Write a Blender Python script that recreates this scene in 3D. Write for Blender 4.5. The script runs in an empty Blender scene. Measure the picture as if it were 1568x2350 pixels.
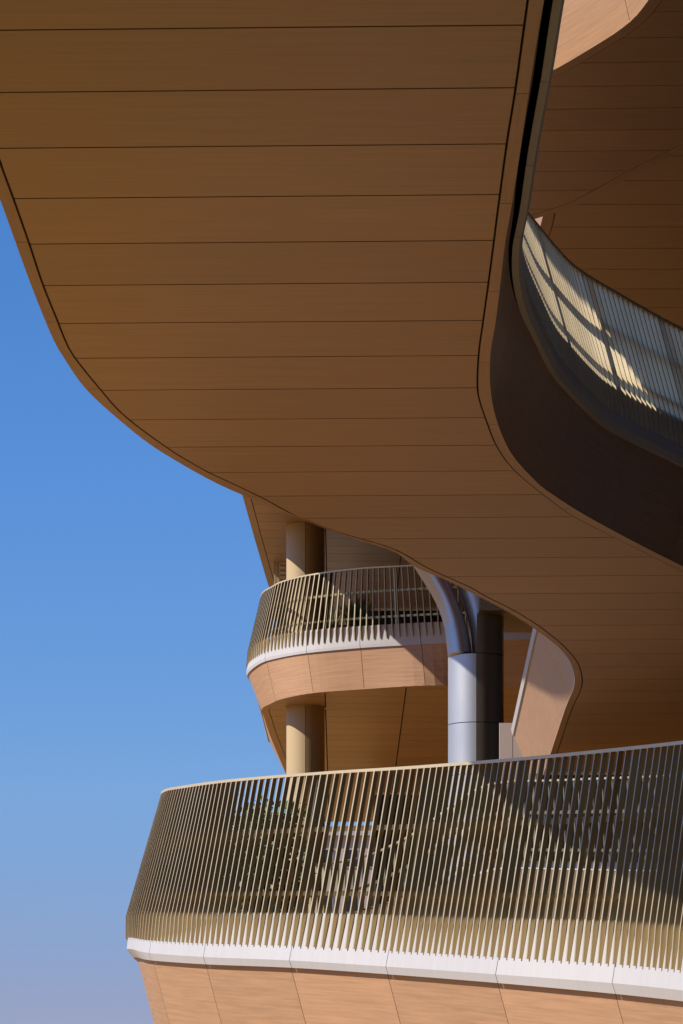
import bpy, math, random
import numpy as np
from mathutils import Vector
from mathutils.geometry import tessellate_polygon
random.seed(7)
R = math.radians
sc = bpy.context.scene
col = sc.collection

# ------------------------------------------------------------------ camera, sky, sun, exposure
F, HY, CX = 8000.0, 2697.0, 784.0          # focal length, horizon and centre in survey units (picture is 1568 x 2350)
cd = bpy.data.cameras.new('camera'); cam = bpy.data.objects.new('camera', cd); col.objects.link(cam)
cam.location = (0, 0, 0); cam.rotation_euler = (R(90), 0, 0)
cd.sensor_fit = 'VERTICAL'; cd.sensor_height = 36; cd.lens = F / 2350 * 36
cd.shift_y = (HY - 1175) / 2350
cd.clip_start = .1; cd.clip_end = 20000
sc.camera = cam

SX, SY = 1.076, 0.34                       # horizontal travel towards the sun per metre of height (left, back)
sun_el = math.atan(1 / math.hypot(SX, SY)); sun_az = math.atan2(-SX, -SY)
w = bpy.data.worlds.new('World'); sc.world = w; w.use_nodes = True
nt = w.node_tree; nt.nodes.clear()
sky = nt.nodes.new('ShaderNodeTexSky'); sky.sky_type = 'NISHITA'; sky.sun_disc = False
sky.sun_elevation = sun_el; sky.sun_rotation = sun_az % (2 * math.pi)
sky.altitude = 1500; sky.air_density = 0.9; sky.dust_density = 0.6; sky.ozone_density = 3.5
bg = nt.nodes.new('ShaderNodeBackground'); bg.inputs[1].default_value = 0.11
hs = nt.nodes.new('ShaderNodeHueSaturation'); hs.inputs['Saturation'].default_value = 1.12
wo = nt.nodes.new('ShaderNodeOutputWorld')
tc = nt.nodes.new('ShaderNodeTexCoord'); sx = nt.nodes.new('ShaderNodeSeparateXYZ'); nt.links.new(tc.outputs['Generated'], sx.inputs[0])
rp = nt.nodes.new('ShaderNodeValToRGB')          # clear, dry air all round: deeper blue above, duller lilac towards the horizon
stops = [(0.0, (.53, .40, .53)), (.05, (.57, .46, .60)), (.11, (.64, .69, .81)), (.196, (.59, .77, .98)), (.254, (.55, .79, 1.0)), (1.0, (.55, .79, 1.0))]
cr = rp.color_ramp
cr.elements[0].position = 0; cr.elements[0].color = (*stops[0][1], 1); cr.elements[1].position = 1; cr.elements[1].color = (*stops[-1][1], 1)
for p_, c_ in stops[1:-1]: e_ = cr.elements.new(p_); e_.color = (*c_, 1)
nt.links.new(sx.outputs[2], rp.inputs[0])
vm = nt.nodes.new('ShaderNodeVectorMath'); vm.operation = 'MULTIPLY'
nt.links.new(sky.outputs[0], hs.inputs['Color']); nt.links.new(hs.outputs[0], vm.inputs[0]); nt.links.new(rp.outputs[0], vm.inputs[1]); nt.links.new(vm.outputs[0], bg.inputs[0]); nt.links.new(bg.outputs[0], wo.inputs[0])
sd = bpy.data.lights.new('sun', 'SUN'); sd.energy = 5.0; sd.angle = R(.53); sd.color = (1, .935, .83)
so = bpy.data.objects.new('sun', sd); col.objects.link(so)
so.rotation_euler = Vector((-SX, -SY, 1)).to_track_quat('Z', 'Y').to_euler()
sc.view_settings.view_transform = 'Standard'; sc.view_settings.look = 'None'
sc.view_settings.gamma = 1; sc.view_settings.use_curve_mapping = False
sc.view_settings.exposure = 0.42

# ------------------------------------------------------------------ materials
def mat(name, base, rough=.5, metal=0, spec=.5):
    m = bpy.data.materials.new(name); m.use_nodes = True
    b = m.node_tree.nodes['Principled BSDF']
    b.inputs['Base Color'].default_value = (*base, 1); b.inputs['Roughness'].default_value = rough
    b.inputs['Metallic'].default_value = metal; b.inputs['Specular IOR Level'].default_value = spec
    return m, m.node_tree, b
def mth(t, op, a, b=None, c=None):
    n = t.nodes.new('ShaderNodeMath'); n.operation = op
    for i, v in enumerate((a, b, c)):
        if v is None: continue
        if isinstance(v, (int, float)): n.inputs[i].default_value = v
        else: t.links.new(v, n.inputs[i])
    return n.outputs[0]
def noise(t, vec, scale3, scale=1, detail=5, rough=.6):
    mp = t.nodes.new('ShaderNodeMapping'); mp.inputs['Scale'].default_value = scale3
    t.links.new(vec, mp.inputs['Vector'])
    n = t.nodes.new('ShaderNodeTexNoise'); n.inputs['Scale'].default_value = scale
    n.inputs['Detail'].default_value = detail; n.inputs['Roughness'].default_value = rough
    t.links.new(mp.outputs[0], n.inputs['Vector']); return n.outputs['Fac']
def shade(t, b, base, fac, target='Base Color'):
    mx = t.nodes.new('ShaderNodeVectorMath'); mx.operation = 'SCALE'
    mx.inputs[0].default_value = base; t.links.new(fac, mx.inputs['Scale'])
    t.links.new(mx.outputs[0], b.inputs[target])
def wood(name, base, rough=.42, amp=.36, across=30):
    m, t, b = mat(name, base, rough)
    uv = t.nodes.new('ShaderNodeTexCoord').outputs['UV']
    oi = t.nodes.new('ShaderNodeObjectInfo').outputs['Random']
    off = t.nodes.new('ShaderNodeVectorMath'); off.operation = 'ADD'
    cmb = t.nodes.new('ShaderNodeCombineXYZ'); t.links.new(mth(t, 'MULTIPLY', oi, 37.0), cmb.inputs[0]); t.links.new(mth(t, 'MULTIPLY', oi, 91.0), cmb.inputs[1])
    t.links.new(uv, off.inputs[0]); t.links.new(cmb.outputs[0], off.inputs[1]); v = off.outputs[0]
    g1 = noise(t, v, (.9, across, 1), 1, 6, .65)
    g2 = noise(t, v, (.45, 9, 1), 1, 3, .5)
    g3 = noise(t, v, (.5, .5, 1), 1, 2, .5)
    f = mth(t, 'ADD', mth(t, 'MULTIPLY', mth(t, 'SUBTRACT', g1, .5), amp * 2.4), mth(t, 'MULTIPLY', mth(t, 'SUBTRACT', g2, .5), amp * .45))
    f = mth(t, 'ADD', f, mth(t, 'MULTIPLY', mth(t, 'SUBTRACT', g3, .5), .12))
    f = mth(t, 'ADD', f, mth(t, 'MULTIPLY', mth(t, 'SUBTRACT', oi, .5), .11))
    f = mth(t, 'ADD', f, 1.0)
    shade(t, b, base, f)
    rr = mth(t, 'ADD', mth(t, 'MULTIPLY', g1, .16), rough - .08); t.links.new(rr, b.inputs['Roughness'])
    bp = t.nodes.new('ShaderNodeBump'); bp.inputs['Strength'].default_value = .12; bp.inputs['Distance'].default_value = .004
    t.links.new(g1, bp.inputs['Height']); t.links.new(bp.outputs[0], b.inputs['Normal'])
    return m
def speck(name, base, rough, metal=0, amp=.12, sc3=(3, 3, 3), spec=.5):
    m, t, b = mat(name, base, rough, metal, spec)
    v = t.nodes.new('ShaderNodeTexCoord').outputs['Object']
    oi = t.nodes.new('ShaderNodeObjectInfo').outputs['Random']
    f = mth(t, 'ADD', mth(t, 'MULTIPLY', mth(t, 'SUBTRACT', noise(t, v, sc3, 1, 5, .6), .5), amp * 2), 1.0)
    f = mth(t, 'ADD', f, mth(t, 'MULTIPLY', mth(t, 'SUBTRACT', oi, .5), amp))
    shade(t, b, base, f)
    t.links.new(mth(t, 'ADD', mth(t, 'MULTIPLY', noise(t, v, tuple(s * 3 for s in sc3), 1, 3), .14), rough - .07), b.inputs['Roughness'])
    return m
M = {}
M['wood'] = wood('oak_print_panel', (.425, .246, .142))
M['white'] = speck('white_coated_panel', (.45, .43, .43), .45, 0, .08, (9, 9, 1.2))
M['fin'] = speck('champagne_fin', (.46, .335, .16), .33, .9, .10, (6, 6, 1))
M['fin_lit_edge'] = speck('champagne_nose_lit', (.42, .36, .25), .45, .2, .08, (6, 6, 1))  # slat fronts: sunlight painted in as a paler colour than the flanks
M['fin_lit'] = speck('champagne_fin_lit', (.62, .50, .31), .42, .45, .08, (6, 6, 1))  # lit copy of the fin colour, for sunlit slats and top rails
M['steel'] = speck('satin_steel', (.47, .475, .50), .42, .65, .05, (1.2, 1.2, .4))
M['bronze'] = speck('dark_bronze_cladding', (.38, .31, .20), .28, .9, .05, (.5, .5, .15))
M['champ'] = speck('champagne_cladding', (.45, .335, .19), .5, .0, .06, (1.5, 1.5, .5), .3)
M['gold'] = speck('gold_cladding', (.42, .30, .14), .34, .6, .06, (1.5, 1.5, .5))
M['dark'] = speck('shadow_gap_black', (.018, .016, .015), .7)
M['core'] = speck('concrete_core', (.16, .15, .14), .8)
M['glass'] = speck('dark_tinted_glazing', (.02, .02, .022), .12, 0, .05)
M['leaf'] = speck('leaf_green', (.10, .14, .035), .5, 0, .5, (9, 9, 9))
M['grass'] = speck('grass_blade', (.17, .20, .07), .55, 0, .4, (9, 9, 9))
M['stem'] = speck('brown_stem', (.09, .06, .035), .8)
M['soil'] = speck('planter_soil', (.05, .035, .025), .9)
M['stone'] = speck('pale_facade', (.50, .40, .35), .6, 0, .06)
M['ground'] = speck('pale_paving', (.25, .143, .047), .9, 0, .2, (.4, .4, .4), 0.0)
M['dark_ground'] = speck('dark_ground_tone', (.058, .055, .022), .9, 0, .5, (2, 2, 2), 0.0)  # dark tone for the added patch that damps ground bounce
M['deck'] = speck('dark_timber_deck', (.13, .08, .04), .8)
M['joint'] = speck('joint_seal', (.03, .025, .02), .6)

# ------------------------------------------------------------------ mesh helpers
def P(x, y, z):                     # picture point on the level plane z
    k = z / (HY - y); return Vector(((x - CX) * k, F * k, z))
def Q(x, y, k):                     # picture point at distance F*k
    return Vector(((x - CX) * k, F * k, (HY - y) * k))
def mesh_obj(name, verts, faces, m, parent=None, uvs=None, smooth=False):
    me = bpy.data.meshes.new(name)
    org = Vector(verts[0]) if parent is None or True else Vector()
    if parent is not None: org = Vector(parent['_org'])
    me.from_pydata([tuple(Vector(v) - org) for v in verts], [], faces)
    me.materials.append(M[m])
    ul = me.uv_layers.new(name='UVMap')
    if uvs is not None:
        idx = np.empty(len(me.loops), dtype=np.int32); me.loops.foreach_get('vertex_index', idx)
        a = np.array(uvs, dtype=np.float32)[idx]; ul.data.foreach_set('uv', a.ravel())
    if smooth: me.polygons.foreach_set('use_smooth', [True] * len(me.polygons))
    me.update()
    o = bpy.data.objects.new(name, me); col.objects.link(o)
    if parent is not None: o.parent = parent
    else: o.location = org
    return o
def thing(name, loc, label, cat, group=None):
    o = bpy.data.objects.new(name, None); col.objects.link(o); o.location = loc
    o['_org'] = tuple(loc); o['label'] = label; o['category'] = cat
    if group: o['group'] = group
    return o
def dense(pts, n=14):               # Catmull-Rom through points
    p = [Vector(a) for a in pts]; out = []
    for i in range(len(p) - 1):
        a = p[i - 1] if i else p[0] * 2 - p[1]; b, c = p[i], p[i + 1]; d = p[i + 2] if i + 2 < len(p) else c * 2 - b
        for j in range(n):
            t = j / n
            out.append(.5 * ((2 * b) + (c - a) * t + (2 * a - 5 * b + 4 * c - d) * t * t + (3 * b - a - 3 * c + d) * t ** 3))
    out.append(p[-1]); return out
def arclen(c):
    s = [0.0]
    for a, b in zip(c, c[1:]): s.append(s[-1] + math.hypot(b[0] - a[0], b[1] - a[1]))
    return s
class Multi:                         # several level curves that share one parameter
    def __init__(self, rows, ref=0, n=14):
        self.c = [np.array([tuple(v) for v in dense(r, n)]) for r in rows]
        self.s = np.array(arclen(self.c[ref])); self.L = self.s[-1]
        r = self.c[ref]; t = np.gradient(r[:, :2], axis=0); t /= np.linalg.norm(t, axis=1)[:, None] + 1e-9
        self.t = t
    def at(self, i, s):
        c = self.c[i]; return Vector([np.interp(s, self.s, c[:, j]) for j in range(3)])
    def tan(self, s):
        v = Vector((np.interp(s, self.s, self.t[:, 0]), np.interp(s, self.s, self.t[:, 1]), 0)); return v.normalized()
def sample(L0, L1, step):
    n = max(1, int(math.ceil((L1 - L0) / step))); return [L0 + (L1 - L0) * i / n for i in range(n + 1)]
def panel(name, rows, m, parent, inward, thick=.03, uvoff=(0, 0), label=None):
    """rows: list over s of list over levels of points; inward: thickness direction per column (Vector list)"""
    nc, nr = len(rows), len(rows[0]); V, U, Fs = [], [], []
    u = uvoff[0]
    for side in (0, 1):
        u = uvoff[0]
        for i, r in enumerate(rows):
            if i: u += (Vector(r[0]) - Vector(rows[i - 1][0])).length
            v = 0
            for j, p in enumerate(r):
                if j: v += (Vector(p) - Vector(r[j - 1])).length
                V.append(Vector(p) + inward[i] * (thick * side)); U.append((u, v + uvoff[1]))
    o = nc * nr
    for i in range(nc - 1):
        for j in range(nr - 1):
            a, b, c, d = i * nr + j, (i + 1) * nr + j, (i + 1) * nr + j + 1, i * nr + j + 1
            Fs.append((a, b, c, d)); Fs.append((o + a, o + d, o + c, o + b))
    for i in range(nc - 1):
        a, b = i * nr, (i + 1) * nr; Fs.append((a, o + a, o + b, b))
        a, b = i * nr + nr - 1, (i + 1) * nr + nr - 1; Fs.append((a, b, o + b, o + a))
    for j in range(nr - 1):
        Fs.append((j, j + 1, o + j + 1, o + j)); k = (nc - 1) * nr + j; Fs.append((k, o + k, o + k + 1, k + 1))
    ob = mesh_obj(name, V, Fs, m, parent, U)
    if label: ob['label'] = label
    return ob
def prism(name, poly, z0, z1, m, parent, uv=None):
    n = len(poly)
    V = [Vector((p[0], p[1], z0)) for p in poly] + [Vector((p[0], p[1], z1)) for p in poly]
    U = [(p[0], p[1]) for p in poly] * 2
    tri = tessellate_polygon([[Vector((p[0], p[1], 0)) for p in poly]])
    Fs = [tuple(t) for t in tri] + [tuple(n + i for i in reversed(t)) for t in tri]
    for i in range(n): j = (i + 1) % n; Fs.append((i, j, n + j, n + i))
    return mesh_obj(name, V, Fs, m, parent, U)
def box(name, lo, hi, m, parent=None):
    x0, y0, z0 = lo; x1, y1, z1 = hi
    V = [(x, y, z) for z in (z0, z1) for y in (y0, y1) for x in (x0, x1)]
    Fs = [(0, 2, 3, 1), (4, 5, 7, 6), (0, 1, 5, 4), (2, 6, 7, 3), (0, 4, 6, 2), (1, 3, 7, 5)]
    return mesh_obj(name, V, Fs, m, parent, [(v[0], v[2]) for v in V])
def sweep(name, pts, ups, sides, wd, ht, m, parent):
    V, Fs = [], []
    for p, u, s in zip(pts, ups, sides):
        for a, b in ((-1, -1), (1, -1), (1, 1), (-1, 1)): V.append(Vector(p) + s * (a * wd / 2) + u * (b * ht / 2))
    for i in range(len(pts) - 1):
        for j in range(4):
            k = (j + 1) % 4; Fs.append((4 * i + j, 4 * i + k, 4 * i + 4 + k, 4 * i + 4 + j))
    Fs += [(3, 2, 1, 0), tuple(4 * (len(pts) - 1) + j for j in range(4))]
    return mesh_obj(name, V, Fs, m, parent)
def intervals(poly, y):
    xs = []; n = len(poly)
    for i in range(n):
        a, b = poly[i], poly[(i + 1) % n]
        if (a[1] > y) != (b[1] > y): xs.append(a[0] + (y - a[1]) / (b[1] - a[1]) * (b[0] - a[0]))
    xs.sort(); return [(xs[i], xs[i + 1]) for i in range(0, len(xs) - 1, 2)]
def planks(poly, z, y0, y1, step, parent, gap=.025, cells=None, shear=0.0, thick=.035, name='soffit_panel', sub=7, mtl='wood'):
    """ceiling boards laid along X, cut to the outline poly (plan)"""
    ps = [(p[0], p[1] + shear * p[0]) for p in poly]; cells = cells or [(-99, 99)]
    y = y0
    while y < y1:
        ya, yb = y + gap / 2, y + step - gap / 2
        for (ca, cb) in cells:
            chains, cur, cnt = [], [], None
            def cut(yq):
                iv = [(max(a, ca + gap / 2), min(b, cb - gap / 2)) for a, b in intervals(ps, yq)]
                return [t for t in iv if t[1] - t[0] > .03]
            ylist = [ya + (yb - ya) * i / sub for i in range(sub + 1)]; full = [ylist[0]]
            for p0, p1 in zip(ylist, ylist[1:]):
                if len(cut(p0)) != len(cut(p1)):           # close in on the height where the board splits
                    lo_, hi_ = p0, p1; n0 = len(cut(p0))
                    for _ in range(12):
                        md = (lo_ + hi_) / 2
                        if len(cut(md)) == n0: lo_ = md
                        else: hi_ = md
                    full += [lo_, hi_]
                full.append(p1)
            for yy in full:
                iv = cut(yy)
                if cnt is not None and len(iv) == cnt and cnt: 
                    for q, t in enumerate(iv): cur[q].append((t, yy))
                else:
                    chains += cur; cur = [[(t, yy)] for t in iv]
                cnt = len(iv)
            chains += cur
            for ch in chains:
                if len(ch) < 2: continue
                pl = [(t[0], yy - shear * t[0]) for t, yy in ch] + [(t[1], yy - shear * t[1]) for t, yy in reversed(ch)]
                prism(name, pl, z, z + thick, mtl, parent)
        y += step

def fin_mesh(front, n, t, depth, th, parent, name='slat', m='fin'):
    """front: polyline of the outer edge, top to bottom"""
    V, Fs = [], []
    for f in front:
        for a, b in ((0, -1), (0, 1), (1, 1), (1, -1)): V.append(f - n * (a * depth) + t * (b * th / 2))
    for i in range(len(front) - 1):
        for j in range(4):
            k = (j + 1) % 4; Fs.append((4 * i + j, 4 * i + 4 + j, 4 * i + 4 + k, 4 * i + k))
    Fs += [(0, 1, 2, 3), tuple(4 * (len(front) - 1) + j for j in (3, 2, 1, 0))]
    o = mesh_obj(name, V, Fs, m, parent)
    if name == 'slat':                                 # front faces get the paler material, sunlight painted into their colour
        o.data.materials.append(M['fin_lit_edge'])
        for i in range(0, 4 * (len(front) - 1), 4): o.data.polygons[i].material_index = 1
    return o

def balustrade(mu, sign, root, s0, s1, spacing, posts, top=0, wt=1, lip=2, depth=.05, th=.03, finbot=.70, hand=.40, low=.86, m='fin'):
    """mu: Multi with levels top/white top/lip. sign: side on which the outward normal lies (+1 = right of travel)"""
    def N(s):
        t = mu.tan(s); return Vector((t.y, -t.x, 0)) * sign
    s = s0; cnt = 0
    while s < s1 and cnt < 300:
        n, t = N(s), mu.tan(s); T, W_, Lp = mu.at(top, s), mu.at(wt, s), mu.at(lip, s)
        B = W_.lerp(Lp, finbot); W2 = W_.lerp(Lp, .12)
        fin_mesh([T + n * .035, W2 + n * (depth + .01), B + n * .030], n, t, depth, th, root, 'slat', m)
        s += spacing; cnt += 1
    ss = sample(s0 - .05, s1 + .05, .12); up = Vector((0, 0, 1))
    pt = lambda f, off: [mu.at(top, q).lerp(mu.at(wt, q), f) + N(q) * off for q in ss]
    sweep('top_rail', pt(0, .0), [up] * len(ss), [N(q) for q in ss], .075, .03, 'fin_lit', root)
    sweep('handrail', pt(hand, -.09), [up] * len(ss), [N(q) for q in ss], .045, .05, 'fin', root)
    sweep('bottom_rail', pt(low, -.035), [up] * len(ss), [N(q) for q in ss], .03, .045, 'fin', root)
    q = s0 + posts * .5
    while q < s1:
        n, t = N(q), mu.tan(q)
        a = mu.at(top, q) - n * .03; b = mu.at(wt, q) - n * .03
        p = fin_mesh([a, b - Vector((0, 0, .1))], n, t, .085, .03, root, 'post')
        h = mu.at(top, q).lerp(mu.at(wt, q), hand) - n * .09
        br = fin_mesh([h + Vector((0, 0, .05)), h - Vector((0, 0, .07))], n, t, .06, .02, root, 'rail_bracket')
        q += posts
def ledge(mu, sign, root, cuts, wt, lip, lb, m='white', gap=.012, name='ledge_panel', back=.06):
    for a, b in zip(cuts, cuts[1:]):
        ss = sample(a + gap / 2, b - gap / 2, .25)
        nn = [Vector((mu.tan(s).y, -mu.tan(s).x, 0)) * sign for s in ss]
        rows = [[mu.at(lb, s) - n * .09, mu.at(lb, s), mu.at(lip, s), mu.at(wt, s), mu.at(wt, s) - n * .12] for s, n in zip(ss, nn)]
        panel(name, rows, m, root, [-n for n in nn], back)
def fascia(mu, sign, root, cuts, hi, lo, recess=.03, gap=.012, name='fascia_panel', m='wood', drop=0, label=None):
    for a, b in zip(cuts, cuts[1:]):
        ss = sample(a + gap / 2, b - gap / 2, .25)
        nn = [Vector((mu.tan(s).y, -mu.tan(s).x, 0)) * sign for s in ss]
        rows = []
        for s, n in zip(ss, nn):
            A, B = mu.at(hi, s) - n * (recess(s) if callable(recess) else recess), mu.at(lo, s)
            rows.append([A.lerp(B, f) for f in (0, .33, .67, 1)])
        panel(name, rows, m, root, [-n for n in nn], .03, (random.uniform(0, 50), 0))
def every(L0, L1, step):
    n = max(1, round((L1 - L0) / step)); return [L0 + (L1 - L0) * i / n for i in range(n + 1)]

# ------------------------------------------------------------------ ground
g = mesh_obj('ground', [(-4000, -4000, -1.6), (4000, -4000, -1.6), (4000, 6000, -1.6), (-4000, 6000, -1.6)], [(0, 1, 2, 3)], 'ground')
g['kind'] = 'structure'
lw = mesh_obj('dark_ground', [(-60, -30, -1.57), (12.6, -30, -1.57), (12.6, 22, -1.57), (-60, 22, -1.57)], [(0, 1, 2, 3)], 'dark_ground')  # unseen dark patch, added to cut bounce onto the near soffit and slats
lw['kind'] = 'structure'

# ------------------------------------------------------------------ the big curved walkway (soffit at 7 m)
ZA, ZT = 7.0, 8.0
O_ = [(-130, -700), (-100, -250), (-50, 200), (-30, 380), (0, 452), (71.7, 650), (118.8, 767), (145.5, 816), (196.7, 889.8), (266.4, 955.4), (348.4, 1021), (438.5, 1076), (504, 1111), (563.6, 1137.5),
      (686, 1188.5), (800, 1231), (903, 1264), (954.6, 1300.6), (1030, 1333), (1087, 1362), (1154, 1396), (1199, 1423), (1235.6, 1448), (1280.5, 1483), (1308.6, 1517), (1319.8, 1556), (1315.6, 1584.4), (1297, 1629), (1262, 1735), (1230, 1826)]
J_ = [(-100, -700), (-60, -250), (-22, 280), (0, 369.4), (28.7, 449), (65.6, 553.7), (98.4, 652), (133, 738), (147.5, 775), (168.9, 816), (229.5, 892), (286.9, 954.6), (385, 1028), (457, 1072), (483.6, 1086), (598, 1140),
      (686.5, 1187), (790, 1225), (904, 1259.5), (982.6, 1303.6), (1075, 1345.5), (1120, 1371), (1171, 1396), (1218.7, 1424), (1255, 1449.6), (1294.6, 1483), (1325.5, 1520), (1336, 1556), (1332.5, 1584), (1311, 1632), (1277.7, 1730.5), (1246, 1826)]
J2 = [(1300, -700), (1262, -350), (1211.6, 0), (1183.7, 201), (1163.6, 327.7), (1143.5, 477), (1134, 551.7), (1122, 644), (1109.5, 734), (1098.7, 814.5), (1096, 888.6), (1102, 922.6), (1115.7, 962.8), (1139, 1021.5), (1176, 1074), (1228, 1120), (1294, 1170), (1335, 1195), (1450, 1253), (1568, 1312), (1800, 1428), (2000, 1528)]
B2 = [(1390, -700), (1318, -350), (1247, 0), (1214.7, 196), (1177.6, 445), (1159, 551.7), (1148, 644), (1137, 734), (1124.4, 814.5), (1125, 891.7), (1139, 963), (1173, 1040), (1228.5, 1103), (1262, 1130), (1340, 1180), (1450, 1240), (1568, 1300), (1800, 1416), (2000, 1516)]
LP = [(1480, -1100), (1385, -500), (1295, 0), (1268.7, 162), (1237.8, 327.7), (1214.7, 477), (1205.4, 520.8), (1197.6, 561), (1196, 607), (1200.7, 656.8), (1217.7, 718.6), (1244, 777), (1281, 851.5), (1318, 895), (1361.5, 941), (1404.7, 978), (1469.6, 1012), (1568, 1060), (1750, 1142), (2000, 1252)]
def plan(lst, z): return [P(x, y, z) for x, y in lst]
def byY(c):                          # plan curve as function X(Y)
    a = np.array([(v.y, v.x) for v in dense([Vector((p.x, p.y, 0)) for p in c], 12)]); a = a[np.argsort(a[:, 0])]
    return lambda y: float(np.interp(y, a[:, 0], a[:, 1]))
fO, fJ, fJ2, fB2, fLP = byY(plan(O_, ZA)), byY(plan(J_, ZA)), byY(plan(J2, ZA)), byY(plan(B2, ZA)), byY(plan(LP, ZT))
YN, YV, YE = 17.0, 47.4, 64.3
A = thing('curved_walkway', (0, 40, ZA), 'huge curved walkway sweeping overhead, wood-look panelled underside narrowing away from the viewer', 'walkway')
ya = list(np.linspace(YN, YE, 190)); yv = list(np.linspace(YN, YV, 130))
polyA = [(fJ(y) + .008, y) for y in ya] + [(12, YE), (12, YV)] + [(fJ2(y) - .008, y) for y in reversed(yv)]
planks(polyA, ZA, 21.25 - 4 * 1.222, YE, 1.222, A, gap=.026, shear=.03, sub=9)
polyC = [(fJ(y) - .05, y) for y in ya[::3]] + [(12, YE), (12, YV)] + [(fJ2(y) + .05, y) for y in reversed(yv[::3])]
prism('slab_core', polyC, ZA + .07, ZT - .05, 'dark', A)
# edge strips beside the dark joint
def strip(fa, fb, ys, root, z, name='edge_strip', gap=.012):
    for a, b in zip(ys, ys[1:]):
        yy = [a + gap / 2 + (b - a - gap) * i / 8 for i in range(9)]
        sg = .004 if fa(yy[0]) < fb(yy[0]) else -.004
        rows = [[Vector((fa(y) - (sg if fa is fO else 0), y, z - .004)), Vector((fb(y) + (sg if fb is fB2 else 0), y, z - .004))] for y in yy]
        ob = panel(name, rows, 'wood', root, [Vector((0, 0, 1))] * 9, .03, (random.uniform(0, 9), random.uniform(0, 9)))
jy = [21.25 - 2.444 + 2.444 * i for i in range(19)]; jy = [YN] + [y for y in jy if y < YE - .5] + [YE]
strip(fO, lambda y: fJ(y) - .008, jy, A, ZA)
jv = [17.0, 19.2, 22.55, 25.1, 27.6, 30.0, 32.5, 34.6, 36.6, 38.8, 41.2, 44, YV]
strip(lambda y: fJ2(y) + .008, fB2, jv, A, ZA)
# void side fascia and ledge
yy = list(np.linspace(YN, YV, 60))
def NL(y):                            # outward normal of the void edge
    d = (fLP(y + .3) - fLP(y - .3)) / .6; v = Vector((1, -d, 0)); return v.normalized()
rowsV = [[Vector((fLP(y), y, 0)) + (-NL(y) * .42) + Vector((0, 0, 9.72)) for y in yy],
         [Vector((fLP(y), y, 0)) + (-NL(y) * .10) + Vector((0, 0, 8.52)) for y in yy],
         [Vector((fLP(y), y, ZT + .04)) + NL(y) * .01 for y in yy],
         [Vector((fLP(y), y, ZT - .03)) - NL(y) * .02 for y in yy],
         [Vector((fB2(y), y, ZA)) for y in yy]]
muV = Multi(rowsV, ref=2, n=4)
cutsV = every(0, muV.L, 2.1)
s_at0 = lambda mu, y: float(np.interp(y, mu.c[2][:, 1], mu.s))
s33 = s_at0(muV, 31)
fascia(muV, 1, A, cutsV, 3, 4, recess=lambda s: .12 if s < s33 - 3 else .05 + .07 * max(0, min(1, (s33 + 2 - s) / 5)))
_ss = sample(.01, muV.L - .01, .4); _nn = [Vector((muV.tan(q).y, -muV.tan(q).x, 0)) for q in _ss]
panel('backing_strip', [[muV.at(1, q) - m_ * .16, muV.at(3, q) - m_ * .16, muV.at(4, q).lerp(muV.at(3, q), .3) - m_ * .16] for q, m_ in zip(_ss, _nn)], 'dark', A, [-m_ for m_ in _nn], .02)
ledge(muV, 1, A, cutsV, 1, 2, 3)
VB = thing('balustrade', muV.at(2, muV.L * .6), 'upper right balustrade of close cream slats seen through the opening, part sunlit', 'balustrade', 'slatted balustrades')
s_at = lambda mu, y: float(np.interp(y, mu.c[2][:, 1], mu.s))
balustrade(muV, 1, VB, s_at(muV, 26.0), muV.L - .3, .145, 2.1, depth=.046, th=.02, m='fin_lit')
# outer edge fascia: upright at the left, leaning out at the lit end
def PTOP(y):                          # plan of the outer top edge
    a, b = P(1235.6, 1448, 8.0), P(1179.5, 1695, 8.0)
    xl = a.x + (b.x - a.x) * (y - a.y) / (b.y - a.y)
    f = min(1, max(0, (y - 45.5) / 6.0)); f = f * f * (3 - 2 * f)
    return (fO(y) + .03) * (1 - f) + xl * f
yo = list(np.linspace(YN, 63.6, 80))
muO = Multi([[Vector((PTOP(y), y, ZT)) for y in yo], [Vector((fO(y), y * 1.0, ZA)) for y in yo], [Vector((PTOP(y) - .03, y, ZT + .13)) for y in yo]], ref=1, n=3)
fascia(muO, -1, A, every(0, muO.L, 2.5), 0, 1, recess=0)
for a, b in zip(*(lambda c: (c, c[1:]))(every(0, muO.L, 2.5))):
    ss = sample(a + .006, b - .006, .3); nn = [Vector((-mu_t.y, mu_t.x, 0)) for mu_t in (muO.tan(s) for s in ss)]
    panel('ledge_panel', [[muO.at(0, s) + n * .03 + Vector((0, 0, .015)), muO.at(2, s) + n * .03, muO.at(2, s) - n * .1] for s, n in zip(ss, nn)], 'white', A, [-n for n in nn], .05)

# ------------------------------------------------------------------ lower terrace, front
LS = [  # k, top, white top, lip, lip underside
 (.00270, (1780, 1682), (1728, 2132), (1700, 2292), (1708, 2318)),
 (.00284, (1676, 1692), (1624, 2123), (1600, 2277), (1608, 2303)),
 (.00307, (1478, 1715), (1427, 2112), (1405, 2256), (1413, 2281)),
 (.00332, (1213, 1741), (1161, 2106), (1137.5, 2236), (1143, 2256)),
 (.00361, (959, 1761), (909, 2098.6), (885.5, 2218), (891, 2236)),
 (.00381, (740, 1775), (686, 2095), (664, 2204), (670, 2221)),
 (.00404, (533, 1792), (482, 2094), (467, 2196), (472, 2213)),
 (.00426, (428, 1806), (360, 2091), (342, 2187), (347, 2204)),
 (.00442, (384, 1815), (311, 2090), (302, 2178), (314, 2197)),
 (.00458, (379, 1832), (303, 2097), (294, 2182), (310, 2202)),
 (.0050, (410, 1890), (345, 2120), (340, 2205), (350, 2225)),
 (.0055, (480, 1950), (440, 2165), (435, 2240), (440, 2255)),
]
rL = [[], [], [], [], []]
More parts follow.
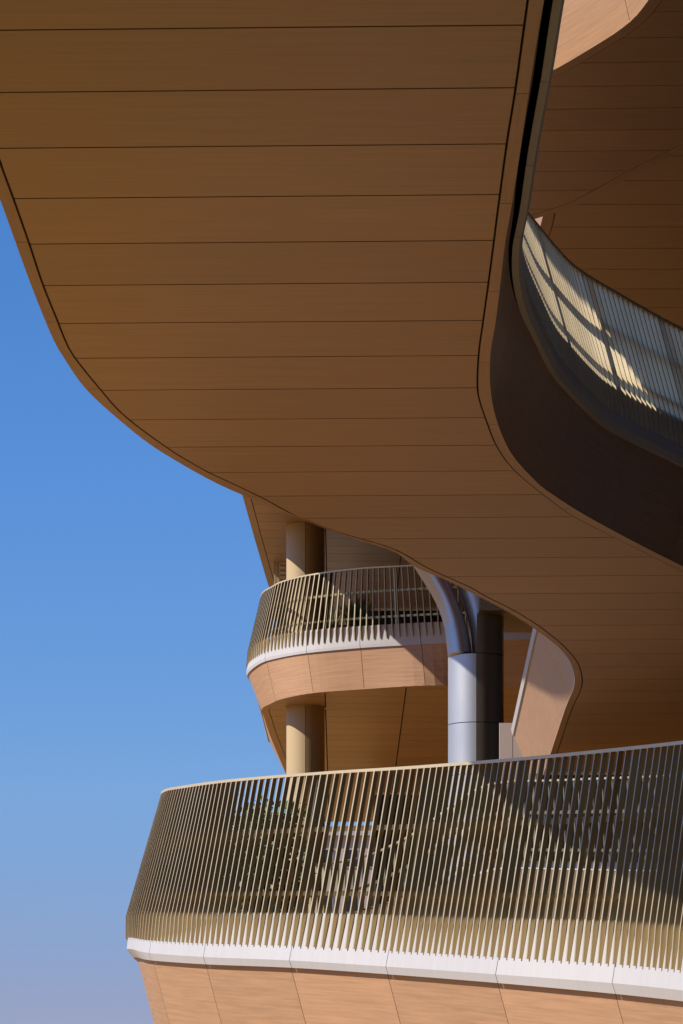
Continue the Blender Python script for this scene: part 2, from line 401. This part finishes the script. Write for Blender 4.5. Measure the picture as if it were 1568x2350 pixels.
for k, t, wv, l, lb in LS:
    k *= 1.2
    for i, p in enumerate((t, wv, l, lb)): rL[i].append(Q(p[0], p[1], k * (1.004 if i == 0 else 1)))
    dy = 1.1 / k; rL[4].append(Q(lb[0] + .30 * dy, lb[1] + dy, k * 1.004))
muL = Multi(rL, ref=2, n=14)
s_px = lambda mu, i, x: float(np.interp(x, (mu.c[i][:, 0] / mu.c[i][:, 1] * F + CX)[::-1][:], mu.s[::-1]))
LT = thing('lower_terrace', muL.at(4, muL.L * .5), 'lowest curved terrace edge with white ledge over sunlit wood-look panels', 'terrace')
idx = [14 * i for i in range(len(LS))]
cutsL = [0.0] + [float(muL.s[14 * i]) for i in (2, 3, 4, 5, 6, 7)] + [float(muL.s[14 * 8 + 12]), float(muL.s[14 * 10]), muL.L]
ledge(muL, -1, LT, cutsL, 1, 2, 3)
fascia(muL, -1, LT, [0.0] + [c + .12 for c in cutsL[1:-1]] + [muL.L], 3, 4, recess=.045)
# return side of the terrace, climbing away to the right
RS = [(.0055, 480, 1950), (.0058, 620, 1985), (.0060, 800, 1975), (.0060, 930, 1925), (.00595, 1040, 1850), (.00585, 1130, 1800), (.0056, 1300, 1790), (.0053, 1500, 1782), (.0050, 1760, 1770)]
rR = [[], [], [], []]
for k, x, y in RS:
    k *= 1.15; T = Q(x, y, k)
    rR[0].append(T); rR[1].append(T + Vector((0, -.15, -1.22))); rR[2].append(T + Vector((0, -.2, -1.7))); rR[3].append(T + Vector((0, -.2, -1.85)))
muR = Multi(rR, ref=2, n=14)
ledge(muR, -1, LT, every(0, muR.L, 2.3), 1, 2, 3)
# floor and underside of the terrace
V_, F_ = [], []
n = 60
for i in range(n + 1):
    a = muL.at(4, muL.L * i / n); b = muR.at(3, muR.L * (1 - i / n)); a = a + Vector((.05, .05, .05)); 
    V_ += [a, b, a + Vector((.1, .1, 1.15)), b + Vector((0, -.1, .5))]
for i in range(n):
    o = 4 * i; F_ += [(o, o + 4, o + 5, o + 1), (o + 2, o + 3, o + 7, o + 6), (o, o + 2, o + 6, o + 4), (o + 1, o + 5, o + 7, o + 3)]
mesh_obj('slab_core', V_, F_, 'deck', LT)
LB = thing('balustrade', muL.at(2, muL.L * .5), 'large lower front balustrade of tall bronze slats rounding the terrace end', 'balustrade', 'slatted balustrades')
balustrade(muL, -1, LB, .2, muL.L - .05, .170, 2.5, depth=.046, th=.024)
RB = thing('balustrade', muR.at(2, muR.L * .5), 'shaded rear balustrade seen through the slats of the large lower balustrade', 'balustrade', 'slatted balustrades')
balustrade(muR, -1, RB, .1, muR.L - .1, .17, 2.5, depth=.05, th=.03)

# ------------------------------------------------------------------ middle balcony
US = [ # k, top, white top, lip, lip underside, fascia foot
 (.01150, (633, 1558), (619, 1655), (614, 1697), (616, 1703), (659, 1781)),
 (.01060, (612, 1460), (597, 1565), (592, 1612), (594, 1618), (621, 1690)),
 (.01010, (602, 1396), (580, 1512), (574, 1562), (576, 1568), (607, 1648)),
 (.00985, (604, 1364), (577, 1488), (566, 1541), (568, 1548), (601, 1627)),
 (.00970, (627, 1347), (601, 1474), (594, 1517), (595, 1524), (622, 1614)),
 (.00962, (657, 1333), (634, 1460), (630, 1505), (631, 1512), (650, 1603)),
 (.00950, (724, 1318), (706, 1447), (703, 1493), (704, 1499), (719, 1590)),
 (.00942, (830, 1305), (826, 1437), (826, 1480), (827, 1487), (836, 1581)),
 (.00936, (952, 1298), (962, 1429), (966, 1472), (967, 1479), (976, 1573)),
 (.00932, (1100, 1290), (1100, 1423), (1105, 1464), (1105, 1472), (1110, 1575)),
 (.00928, (1260, 1284), (1260, 1417), (1260, 1456), (1260, 1464), (1265, 1571)),
 (.00922, (1500, 1270), (1500, 1405), (1500, 1444), (1500, 1452), (1505, 1564)),
]
ZU = 10.53
rU = [[], [], [], [], []]
for k, *pp in US:
    for i, p in enumerate(pp):
        v = Q(p[0], p[1], k if i < 4 else k * 1.006)
        if i == 4: v = P(p[0], p[1], ZU)
        rU[i].append(v)
muU = Multi(rU, ref=2, n=12)
UT = thing('curved_balcony', muU.at(4, muU.L * .5), 'rounded middle balcony with white ledge and wood-look fascia around a gold column', 'balcony')
cu = [float(muU.s[12 * i]) for i in range(len(US))]
cutsU = [0, cu[1], cu[2], cu[4] + .35, cu[6], cu[7], cu[8], cu[9], cu[10], muU.L]
ledge(muU, 1, UT, cutsU, 1, 2, 3)
fascia(muU, 1, UT, cutsU, 3, 4, recess=.03)
UB = thing('balustrade', muU.at(2, muU.L * .5), 'upper left balustrade of slim slats half in sun on the rounded middle balcony', 'balustrade', 'slatted balustrades')
balustrade(muU, 1, UB, .2, muU.L - .2, .150, 1.75, depth=.055, th=.024)
frontU = [muU.at(4, muU.L * i / 90) for i in range(91)]
polyU = [(-1.16, 104)] + [(v.x, v.y) for v in frontU] + [(12, 104)]
def inset(poly, d):
    c = []
    n = len(poly)
    for i in range(n):
        a, b, e = Vector(poly[i - 1]), Vector(poly[i]), Vector(poly[(i + 1) % n]); t = (e - a); 
        if t.length < 1e-6: continue
        t.normalize(); c.append((b.x - t.y * d, b.y + t.x * d))
    return c
XC = [(-2.8, -.36), (-.36, 1.40), (1.40, 3.15), (3.15, 4.9), (4.9, 6.65), (6.65, 12)]
insU = inset(polyU, .16); insU2 = inset(polyU, .174)
planks(insU2, ZU, 74.4, 104, 1.12, UT, gap=.028, cells=XC)
prism('slab_core', inset(polyU, .10), ZU + .06, 11.2, 'dark', UT)
def border(polyo, polyi, z, root, rng, step=5):
    idx = list(range(*rng))
    for a in range(0, len(idx) - 1, step):
        sub = idx[a:a + step + 1]
        if len(sub) < 2: continue
        rows = [[Vector((*polyo[i], z - .004)), Vector((*polyi[i], z - .004))] for i in sub]
        panel('edge_strip', rows, 'wood', root, [Vector((0, 0, 1))] * len(sub), .03, (random.uniform(0, 9), 0))
border(polyU, insU, ZU, UT, (0, len(polyU) - 3), 12)
# left rim of the balcony behind the rounded end
box('floor_finish', (-1.2, 80, 11.6), (11.9, 103, 11.66), 'core', UT)

# ------------------------------------------------------------------ roof slab over the middle balcony
ZV = 14.62
leftV = dense([Vector(p) for p in [(3.03, 46, 0), (3.02, 50.5, 0), (3.0, 55, 0), (2.0, 59, 0), (-.8, 62.5, 0), (-2.2, 67, 0), (-2.24, 71.5, 0), (-2.13, 75, 0), (-2.05, 78, 0), (-1.94, 82, 0), (-1.80, 86.7, 0), (-1.5, 95, 0), (-1.4, 104, 0)]], 8)
polyV = [(12, 46)] + [(12, 104)] + [(v.x, v.y) for v in reversed(leftV)]
polyV = polyV[::-1]
VT = thing('canopy_slab', (0, 77, ZV), 'upper slab with panelled ceiling over the middle balcony and dark board ceiling behind the opening', 'ceiling slab')
pv_in = [(p[0] + .16, p[1]) if p[0] < 11 else p for p in polyV]; pv_in2 = [(p[0] + .176, p[1]) if p[0] < 11 else p for p in polyV]
planks(pv_in2, ZV, 45, 70, 1.25, VT, gap=.028)
planks(pv_in2, ZV, 70, 104, 1.0, VT, gap=.028, cells=XC)
border(polyV, pv_in, ZV, VT, (0, len(leftV)), 9)
prism('slab_core', [(p[0] + .05, p[1]) if p[0] < 11 else p for p in polyV], ZV + .06, 15.5, 'dark', VT)
muVe = Multi([[v + Vector((-.20, 0, 15.5)) for v in leftV[::4]], [v + Vector((0, 0, ZV)) for v in leftV[::4]], [v + Vector((-.26, 0, 15.66)) for v in leftV[::4]]], ref=1, n=4)
fascia(muVe, -1, VT, every(0, muVe.L, 2.4), 0, 1, recess=0)
cc = every(0, muVe.L, 2.4)
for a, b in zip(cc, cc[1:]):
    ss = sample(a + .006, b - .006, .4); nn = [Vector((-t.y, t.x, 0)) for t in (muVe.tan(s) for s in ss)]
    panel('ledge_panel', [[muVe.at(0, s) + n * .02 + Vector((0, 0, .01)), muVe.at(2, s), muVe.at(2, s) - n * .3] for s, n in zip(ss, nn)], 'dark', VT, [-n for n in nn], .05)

# ------------------------------------------------------------------ upper ring slab seen through the opening
ZS = 13.3
sh = lambda p, z: Vector((p.x - SX * (z - p.z), p.y - SY * (z - p.z), z))
far = plan([(1700, 283), (1568, 344.7), (1454, 402), (1352, 457.6), (1305.8, 477), (1228.5, 502)], ZS)
near = plan([(1268.7, 161.3), (1349, 114.4), (1438.7, 55.6), (1488, 0), (1560, -110), (1680, -300)], ZS)
e1 = sh(P(1310, 1590, 7.0), ZS); e2 = sh(Vector((3.04, 57.8, 8)), ZS)
lo = []
for (x, y, kk) in [(1305.8, 598, .00437), (1398.5, 752.6, .00464), (1497, 913, .0048)]: lo.append(sh(Q(x, y, kk), ZS))
farc = dense(far + [Vector((2.35, 49.05, ZS)), Vector((1.85, 49.9, ZS)), Vector((1.1, 51.4, ZS)), Vector((.2, 53.2, ZS)), Vector((-1.8, 54.8, ZS)), Vector((e2.x + .3, e2.y + .6, ZS)), Vector((e2.x, e2.y - 1, ZS)), Vector((e1.x, e1.y, ZS)), Vector((-3.1, 42, ZS)), lo[2], lo[1], lo[0], Vector((lo[0].x, 28, ZS))], 8)
nearc = dense([Vector((-.3, 28, ZS)), Vector((-.3, 37, ZS)), Vector((.1, 43.5, ZS)), Vector((1.2, 46.0, ZS)), P(1190, 205, ZS), near[0], near[1], near[2], near[3], near[4], near[5]], 8)
ST = thing('ring_slab', (0, 45, ZS), 'upper ring slab through the opening, pink sunlit fascia above a dark board underside', 'ceiling slab')
polyS = [(v.x, v.y) for v in farc] + [(v.x, v.y) for v in nearc]
def offs(c, d):
    out = []
    for i, v in enumerate(c):
        a, b = c[max(0, i - 1)], c[min(len(c) - 1, i + 1)]; t = Vector((b.x - a.x, b.y - a.y)); t.normalize(); out.append(Vector((v.x - t.y * d, v.y + t.x * d, v.z)))
    return out
fi, ni = offs(farc, .15), offs(nearc, .15)
fi2, ni2 = offs(farc, .164), offs(nearc, .164)
planks([(v.x, v.y) for v in fi2 + ni2], ZS, 27.4, 58, .90, ST, gap=.022, shear=.04, sub=12)
border([(v.x, v.y) for v in farc], [(v.x, v.y) for v in fi], ZS, ST, (0, len(farc)), 9)
border([(v.x, v.y) for v in nearc], [(v.x, v.y) for v in ni], ZS, ST, (0, len(nearc)), 9)
prism('slab_core', [(v.x, v.y) for v in offs(farc, .13) + offs(nearc, .13)], ZS + .06, 14.2, 'dark', ST)
for cv, nm in ((farc, 'f'), (nearc, 'n')):
    mu = Multi([[v + Vector((0, 0, .95)) + (offs(cv, -.25)[i] - v) for i, v in enumerate(cv)][::3], cv[::3]], ref=1, n=3)
    fascia(mu, 1, ST, every(0, mu.L, 2.0), 0, 1, recess=0)

RFS = thing('unseen_shade_slab', (5, 60, 19), 'unseen slab added above the opening to dim the soffits below', 'ceiling slab')  # added out of view to keep sky light out of the opening
prism('slab_core', [(-1.1, 24), (13, 24), (13, 104), (-.8, 104)], 19, 20, 'core', RFS)
planks([(-1.1, 24), (13, 24), (13, 104), (-.8, 104)], 18.95, 24, 104, 2.4, RFS, sub=1)
TW = thing('unseen_side_block', (20, 50, -1.6), 'unseen dark building mass added right of the terraces to shade the opening', 'building')  # added out of view to block sky light from the right
for i in range(-3, 12):
    for j in range(6):
        box('wall_panel', (12.6, -4 + 9 * i + .01, -1.6 + 4.4 * j + .01), (12.7, 5 + 9 * i - .01, 2.8 + 4.4 * j - .01), 'glass', TW)
box('wall_core', (12.72, -29.5, -1.6), (34, 104, 24.8), 'core', TW)

WG = thing('unseen_rear_block', (30, -30, -1.6), 'unseen dark glazed block added behind the viewer to darken slats and soffits', 'building')  # added out of view so slat flanks and soffits stay dark
for i in range(9):
    for j in range(6): box('glass_panel', (-6 + 8 * i + .01, -30, -1.6 + 4.4 * j + .01), (2 + 8 * i - .01, -29.9, 2.8 + 4.4 * j - .01), 'glass', WG)
box('wall_core', (-6, -46, -1.6), (66, -30.02, 24.8), 'core', WG)

# ------------------------------------------------------------------ columns
def ring_pts(c, r, a0, a1, n, z): return [Vector((c.x + r * math.cos(a0 + (a1 - a0) * i / n), c.y + r * math.sin(a0 + (a1 - a0) * i / n), z)) for i in range(n + 1)]
def shell(name, c, r, a0, a1, z0, z1, m, parent, n=28, th=.03):
    V, Fs = [], []
    for z in (z0, z1):
        V += ring_pts(c, r, a0, a1, n, z); V += ring_pts(c, r - th, a0, a1, n, z)
    k = n + 1
    for i in range(n):
        Fs += [(i, i + 1, 2 * k + i + 1, 2 * k + i), (k + i, 3 * k + i, 3 * k + i + 1, k + i + 1), (i, k + i, k + i + 1, i + 1), (2 * k + i, 2 * k + i + 1, 3 * k + i + 1, 3 * k + i)]
    Fs += [(0, 2 * k, 3 * k, k), (n, k + n, 3 * k + n, 2 * k + n)]
    nv = len(V); V = V + V                          # caps get vertices of their own so the curved faces keep level normals
    Fs = [f if (i < 4 * n and i % 4 < 2) else tuple(q + nv for q in f) for i, f in enumerate(Fs)]
    o = mesh_obj(name, V, Fs, m, parent)
    o.data.polygons.foreach_set('use_smooth', [i < 4 * n and i % 4 < 2 for i in range(len(Fs))])
    return o
kg = .0098; cg = Q(701.5, HY, kg); rg = 44 * kg
GC = thing('round_column', (cg.x, cg.y, -1.6), 'round champagne-gold column rising through the rounded balcony, vertical seam in the middle', 'column')
zs = [-1.6, 2.6, 6.7, ZU, 14.62]
zr = [(-1.6, 1.5), (1.5, 5.0), (5.0, 8.2), (8.2, ZU), (11.6, ZV)]
for z0, z1 in zr:  # right half darker: shade painted in through the cladding colour
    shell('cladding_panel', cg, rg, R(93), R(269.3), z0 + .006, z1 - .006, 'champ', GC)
    shell('cladding_panel', cg, rg, R(-89.3), R(87), z0 + .006, z1 - .006, 'gold', GC)['label'] = 'gold half of the column cladding, darkened as the shade side'
shell('joint_core', cg, rg - .02, 0, R(360), -1.6, ZV, 'joint', GC, 40)
shell('collar', cg, rg + .025, 0, R(360), ZU - .04, ZU + .02, 'gold', GC, 40)
# forked steel column
kt = .0088; ct = Q(1092.5, HY, kt); rt = 64 * kt
TC = thing('forked_column', (ct.x, ct.y, -1.6), 'silver forked steel column whose curved branches spread under the big soffit', 'column')
zz = lambda y: (HY - y) * kt
z_r1, z_r2, z_dt = zz(1508), zz(1665), zz(1418)
for z0, z1 in [(-1.6, 3.2), (3.2, zz(1900)), (zz(1900), zz(1783)), (zz(1783), z_r2), (z_r2, z_r1)]:  # steel left, bronze right: lit and shaded sides painted by material
    shell('cladding_panel', ct, rt, R(93), R(268.5), z0 + .008, z1 - .008, 'steel', TC, 36)
    shell('cladding_panel', ct, rt, R(-87.5 - 3), R(87), z0 + .008, z1 - .008, 'bronze', TC, 36)['label'] = 'bronze half of the trunk cladding, darkened as the shade side'
shell('joint_core', ct, rt - .02, 0, R(360), -1.6, z_r1, 'joint', TC, 48)
shell('cladding_panel', ct, rt, R(-90.5), R(90), z_r1 + .008, z_dt, 'bronze', TC, 36)['label'] = 'bronze upper half shell of the trunk, darkened as the shade side'
mesh_obj('trunk_cap', ring_pts(ct, rt - .03, 0, R(360), 40, z_r1 - .005)[:-1], [tuple(range(40))], 'joint', TC)
# flat inner side of the half shell
box('inner_plate', (ct.x + .012, ct.y - rt + .02, z_r1), (ct.x + .03, ct.y + rt - .02, z_dt), 'bronze', TC)
box('collar', (ct.x + .005, ct.y - .5, z_dt - .03), (ct.x + .2, ct.y + .4, z_dt), 'joint', TC)
def branch(rows, dep, yo, name='branch', m='steel'):
    pts = [Vector((((x - CX) * kt), F * kt + yo * i / len(rows), zz(y))) for i, (y, x, h) in enumerate(rows)]
    hw = [Vector((h * kt, 0, 0)) for (y, x, h) in rows]
    P_, H_ = dense(pts, 8), dense(hw, 8); V, Fs = [], []; n = 28
    for i, (p, h) in enumerate(zip(P_, H_)):
        a, b = P_[max(0, i - 1)], P_[min(len(P_) - 1, i + 1)]; t = (b - a).normalized()
        sx = t.cross(Vector((0, 1, 0))); sx.normalize()
        hx = h.x * abs(t.z)                                        # measured widths are horizontal
        for j in range(n):
            q = 2 * math.pi * j / n; V.append(p + sx * (hx * math.cos(q)) + Vector((0, 1, 0)) * (dep[0] + (dep[1] - dep[0]) * i / len(P_)) * math.sin(q))
    for i in range(len(P_) - 1):
        for j in range(n): k = (j + 1) % n; Fs.append((i * n + j, i * n + k, i * n + n + k, i * n + n + j))
    Fs += [tuple(range(n))[::-1], tuple((len(P_) - 1) * n + j for j in range(n))]
    return mesh_obj(name, V, Fs, m, TC, smooth=True)
branch([(1507, 1056.5, 28.5), (1457, 1050, 27.5), (1425, 1043, 26), (1383, 1029, 26), (1341, 1009, 28), (1302, 986, 30), (1262, 958, 29), (1215, 915, 31), (1170, 860, 34)], (.50, .40), .6)
branch([(1507, 1104, 19), (1449, 1104, 24), (1402, 1100, 31), (1348, 1091, 39), (1300, 1080, 46), (1240, 1060, 54)], (.42, .42), .5)
HB = box('head_beam', (ct.x + .03, 69.45, z_dt), ((1238 - CX) * kt, 72.3, z_dt + 1.1), 'bronze', TC)
# short pale wall beside the trunk
kw = .0082
pw = thing('parapet_wall', ((1170 - CX) * kw, F * kw, -1.6), 'short pale wall between the forked column and the pink fascia', 'wall')
xs = [(1146 - CX) * kw, (1177 - CX) * kw, (1206 - CX) * kw]
for a, b in zip(xs, xs[1:]): box('wall_panel', (a + .006, F * kw, 4), (b - .006, F * kw + .12, (HY - 1659) * kw), 'stone', pw)
box('wall_core', (xs[0] + .02, F * kw + .02, -1.6), (xs[2] + 3, F * kw + .11, (HY - 1662) * kw), 'stone', pw)

# ------------------------------------------------------------------ dark glazed walls behind the terraces
def glass_wall(x0, x1, y, z0, z1, step, label):
    g = thing('glazed_wall', ((x0 + x1) / 2, y, z0), label, 'wall', 'dark glazed walls')
    n = round((x1 - x0) / step); st = (x1 - x0) / n
    for i in range(n):
        box('glass_pane', (x0 + i * st + .03, y + .02, z0 + .1), (x0 + (i + 1) * st - .03, y + .045, z1 - .02), 'glass', g)
    for i in range(n + 1): box('mullion', (x0 + i * st - .025, y - .04, z0), (x0 + i * st + .025, y + .06, z1), 'bronze', g)
    box('sill', (x0 - .03, y - .06, z0 - .02), (x1 + .03, y + .08, z0 + .09), 'bronze', g)
glass_wall(.4, 11.6, 90.0, 11.68, 14.6, 1.4, 'dark glazing at the back of the rounded middle balcony')
glass_wall(3.4, 11.8, 60.6, -1.6, 6.98, 1.4, 'dark glazing under the big walkway, seen between lower slats')
glass_wall(.9, 11.9, 96.0, -1.6, 10.5, 1.4, 'dark glazing below the middle balcony, seen between lower slats')

# ------------------------------------------------------------------ louvre screen left of the gold column
kl = .0104
LV = thing('louvre_screen', Q(645, 1350, kl), 'slim upright louvre screen left of the gold column on the middle balcony', 'screen')
zl0, zl1 = 11.66, (HY - 1236) * kl
for x0, x1 in ((629, 633), (635, 641)):
    box('post', ((x0 - CX) * kl, F * kl - .06, zl0), ((x1 - CX) * kl, F * kl + .06, min(zl1, ZV - .02)), 'champ', LV)
for i in range(26):
    z = zl0 + .1 + i * .115
    if z < ZV - .06: box('louvre', ((643 - CX) * kl, F * kl - .05, z), ((656 - CX) * kl, F * kl + .1, z + .045), 'gold', LV)
box('post', ((656.5 - CX) * kl, F * kl - .06, zl0), ((659 - CX) * kl, F * kl + .06, ZV - .02), 'gold', LV)

# ------------------------------------------------------------------ plants
def foliage(name, pts, size, m, parent, aspect=2.0, up=.3):
    V, Fs = [], []
    for p in pts:
        d = Vector((random.gauss(0, 1), random.gauss(0, 1), random.gauss(up, .8))).normalized()
        s = d.cross(Vector((random.gauss(0, 1), random.gauss(0, 1), random.gauss(0, 1)))).normalized(); L = size * random.uniform(.6, 1.3)
        b = len(V); V += [p, p + d * L * .5 + s * L / aspect / 2, p + d * L, p + d * L * .5 - s * L / aspect / 2]; Fs.append((b, b + 1, b + 2, b + 3))
    o = mesh_obj(name, V, Fs, m, parent); o['kind'] = 'stuff'; return o
def grass_tuft(x, y, k, h, n, label):
    b = Q(x, y, k); t = thing('grass_tuft', b, label, 'plant')
    V, Fs = [], []
    for _ in range(n):
        a = random.uniform(0, 6.28); r = random.uniform(0, .12); p = b + Vector((math.cos(a) * r, math.sin(a) * r, 0)); ln = random.uniform(.2, .9)
        d = Vector((math.cos(a) * ln, math.sin(a) * ln, 1)).normalized(); s = Vector((-math.sin(a), math.cos(a), 0)) * .008; H = h * random.uniform(.5, 1.1); i = len(V)
        m1 = p + d * H * .6; tip = p + d * H + Vector((0, 0, -ln * .3 * H))
        V += [p - s, p + s, m1 + s, m1 - s, tip]; Fs += [(i, i + 1, i + 2, i + 3), (i + 3, i + 2, i + 4)]
    o = mesh_obj('blades', V, Fs, 'grass', t); o['kind'] = 'stuff'
    return t
PL = thing('planter', Q(740, 1440, .0099), 'low golden planter trough behind the slats of the rounded balcony', 'planter')
box('trough', ((655 - CX) * .0099, 79.0, 11.66), ((850 - CX) * .0099, 79.6, 12.45), 'champ', PL)
box('soil', ((657 - CX) * .0099, 79.03, 12.45), ((848 - CX) * .0099, 79.57, 12.48), 'soil', PL)
for x, h, n, lb in ((668, .5, 90, 'small grass tuft at the left end of the balcony planter'), (690, .65, 90, 'grass tuft just right of the small one in the balcony planter'), (765, .6, 80, 'grass tuft in the middle of the balcony planter'),
                (805, .85, 140, 'tall feathery grass tuft near the right end of the balcony planter'), (828, .9, 160, 'tallest grass tuft at the right end of the balcony planter')):
    grass_tuft(x, HY - 12.48 / .0099, .0099, h, n, lb)
def vine(x0, y0, x1, y1, k, n, wdt, label, leaf=.125):
    t = thing('climbing_plant', Q(x0, y0, k), label, 'plant', 'climbing plants behind the lower slats')
    pts = [Q(x0 + (x1 - x0) * f + 10 * math.sin(f * 9 + x0), y0 + (y1 - y0) * f, k) for f in [i / 14 for i in range(15)]]
    d = dense(pts, 4); sweep('stem', d, [Vector((0, 1, 0))] * len(d), [Vector((1, 0, 0))] * len(d), .02, .02, 'stem', t)
    L = []
    for _ in range(n):
        c = random.choice(d); L.append(c + Vector((random.gauss(0, wdt), random.gauss(0, wdt), random.gauss(0, .1))))
    foliage('leaves', L, leaf, 'leaf', t, 1.7)
    return t
vine(500, 2120, 575, 1865, .0057, 900, .12, 'leftmost climbing plant, leafy to the top rail, behind the lower slats')
vine(560, 2120, 610, 1875, .0058, 1100, .16, 'second climbing plant from the left, bushiest, behind the lower slats')
vine(640, 2110, 650, 1870, .0058, 900, .12, 'third climbing plant from the left, just left of the gold column')
vine(675, 2120, 690, 1870, .0059, 300, .07, 'thin rightmost climbing plant crossing in front of the gold column')
PB = thing('planter', Q(590, 2120, .0058), 'long dark planter trough at the foot of the climbing plants', 'planter')
b0 = Q(470, 2132, .0058); box('trough', (b0.x, b0.y - .2, b0.z - .5), (b0.x + 1.3, b0.y + .5, b0.z), 'bronze', PB)
box('soil', (b0.x + .03, b0.y - .17, b0.z), (b0.x + 1.27, b0.y + .47, b0.z + .01), 'soil', PB)

# ------------------------------------------------------------------ pale building far behind, seen between the slats
kb = .030
b0, b1 = Q(640, 2350, kb), Q(1060, 1918, kb)
DB = thing('distant_building', ((b0.x + b1.x) / 2, b0.y, -1.6), 'pale distant building glimpsed between the lower slats beside the gold column', 'building')
box('wall', (b0.x, b0.y, -1.6), (b1.x, b0.y + 14, b1.z), 'stone', DB)
box('roof', (b0.x - .3, b0.y - .3, b1.z), (b1.x + .3, b0.y + 14.3, b1.z + .5), 'white', DB)
for r in range(6):
    for c in range(7):
        wx = b0.x + .9 + c * 1.75; wz = b1.z - 2.2 - r * 3.1
        wn = box('window', (wx, b0.y - .06, wz), (wx + 1.1, b0.y - .005, wz + 1.3), 'white', DB)
        box('pane', (wx + .08, b0.y - .09, wz + .08), (wx + 1.02, b0.y - .065, wz + 1.22), 'glass', wn) if False else None
        pn = mesh_obj('pane', [(wx + .08, b0.y - .075, wz + .08), (wx + 1.02, b0.y - .075, wz + .08), (wx + 1.02, b0.y - .075, wz + 1.22), (wx + .08, b0.y - .075, wz + 1.22)], [(0, 1, 2, 3)], 'glass', DB)
        pn.parent = wn; wn['_org'] = DB['_org']
for o in bpy.data.objects:
    if o.type == 'MESH' and o.parent is None and '_org' in o: pass
    if '_org' in o: del o['_org']
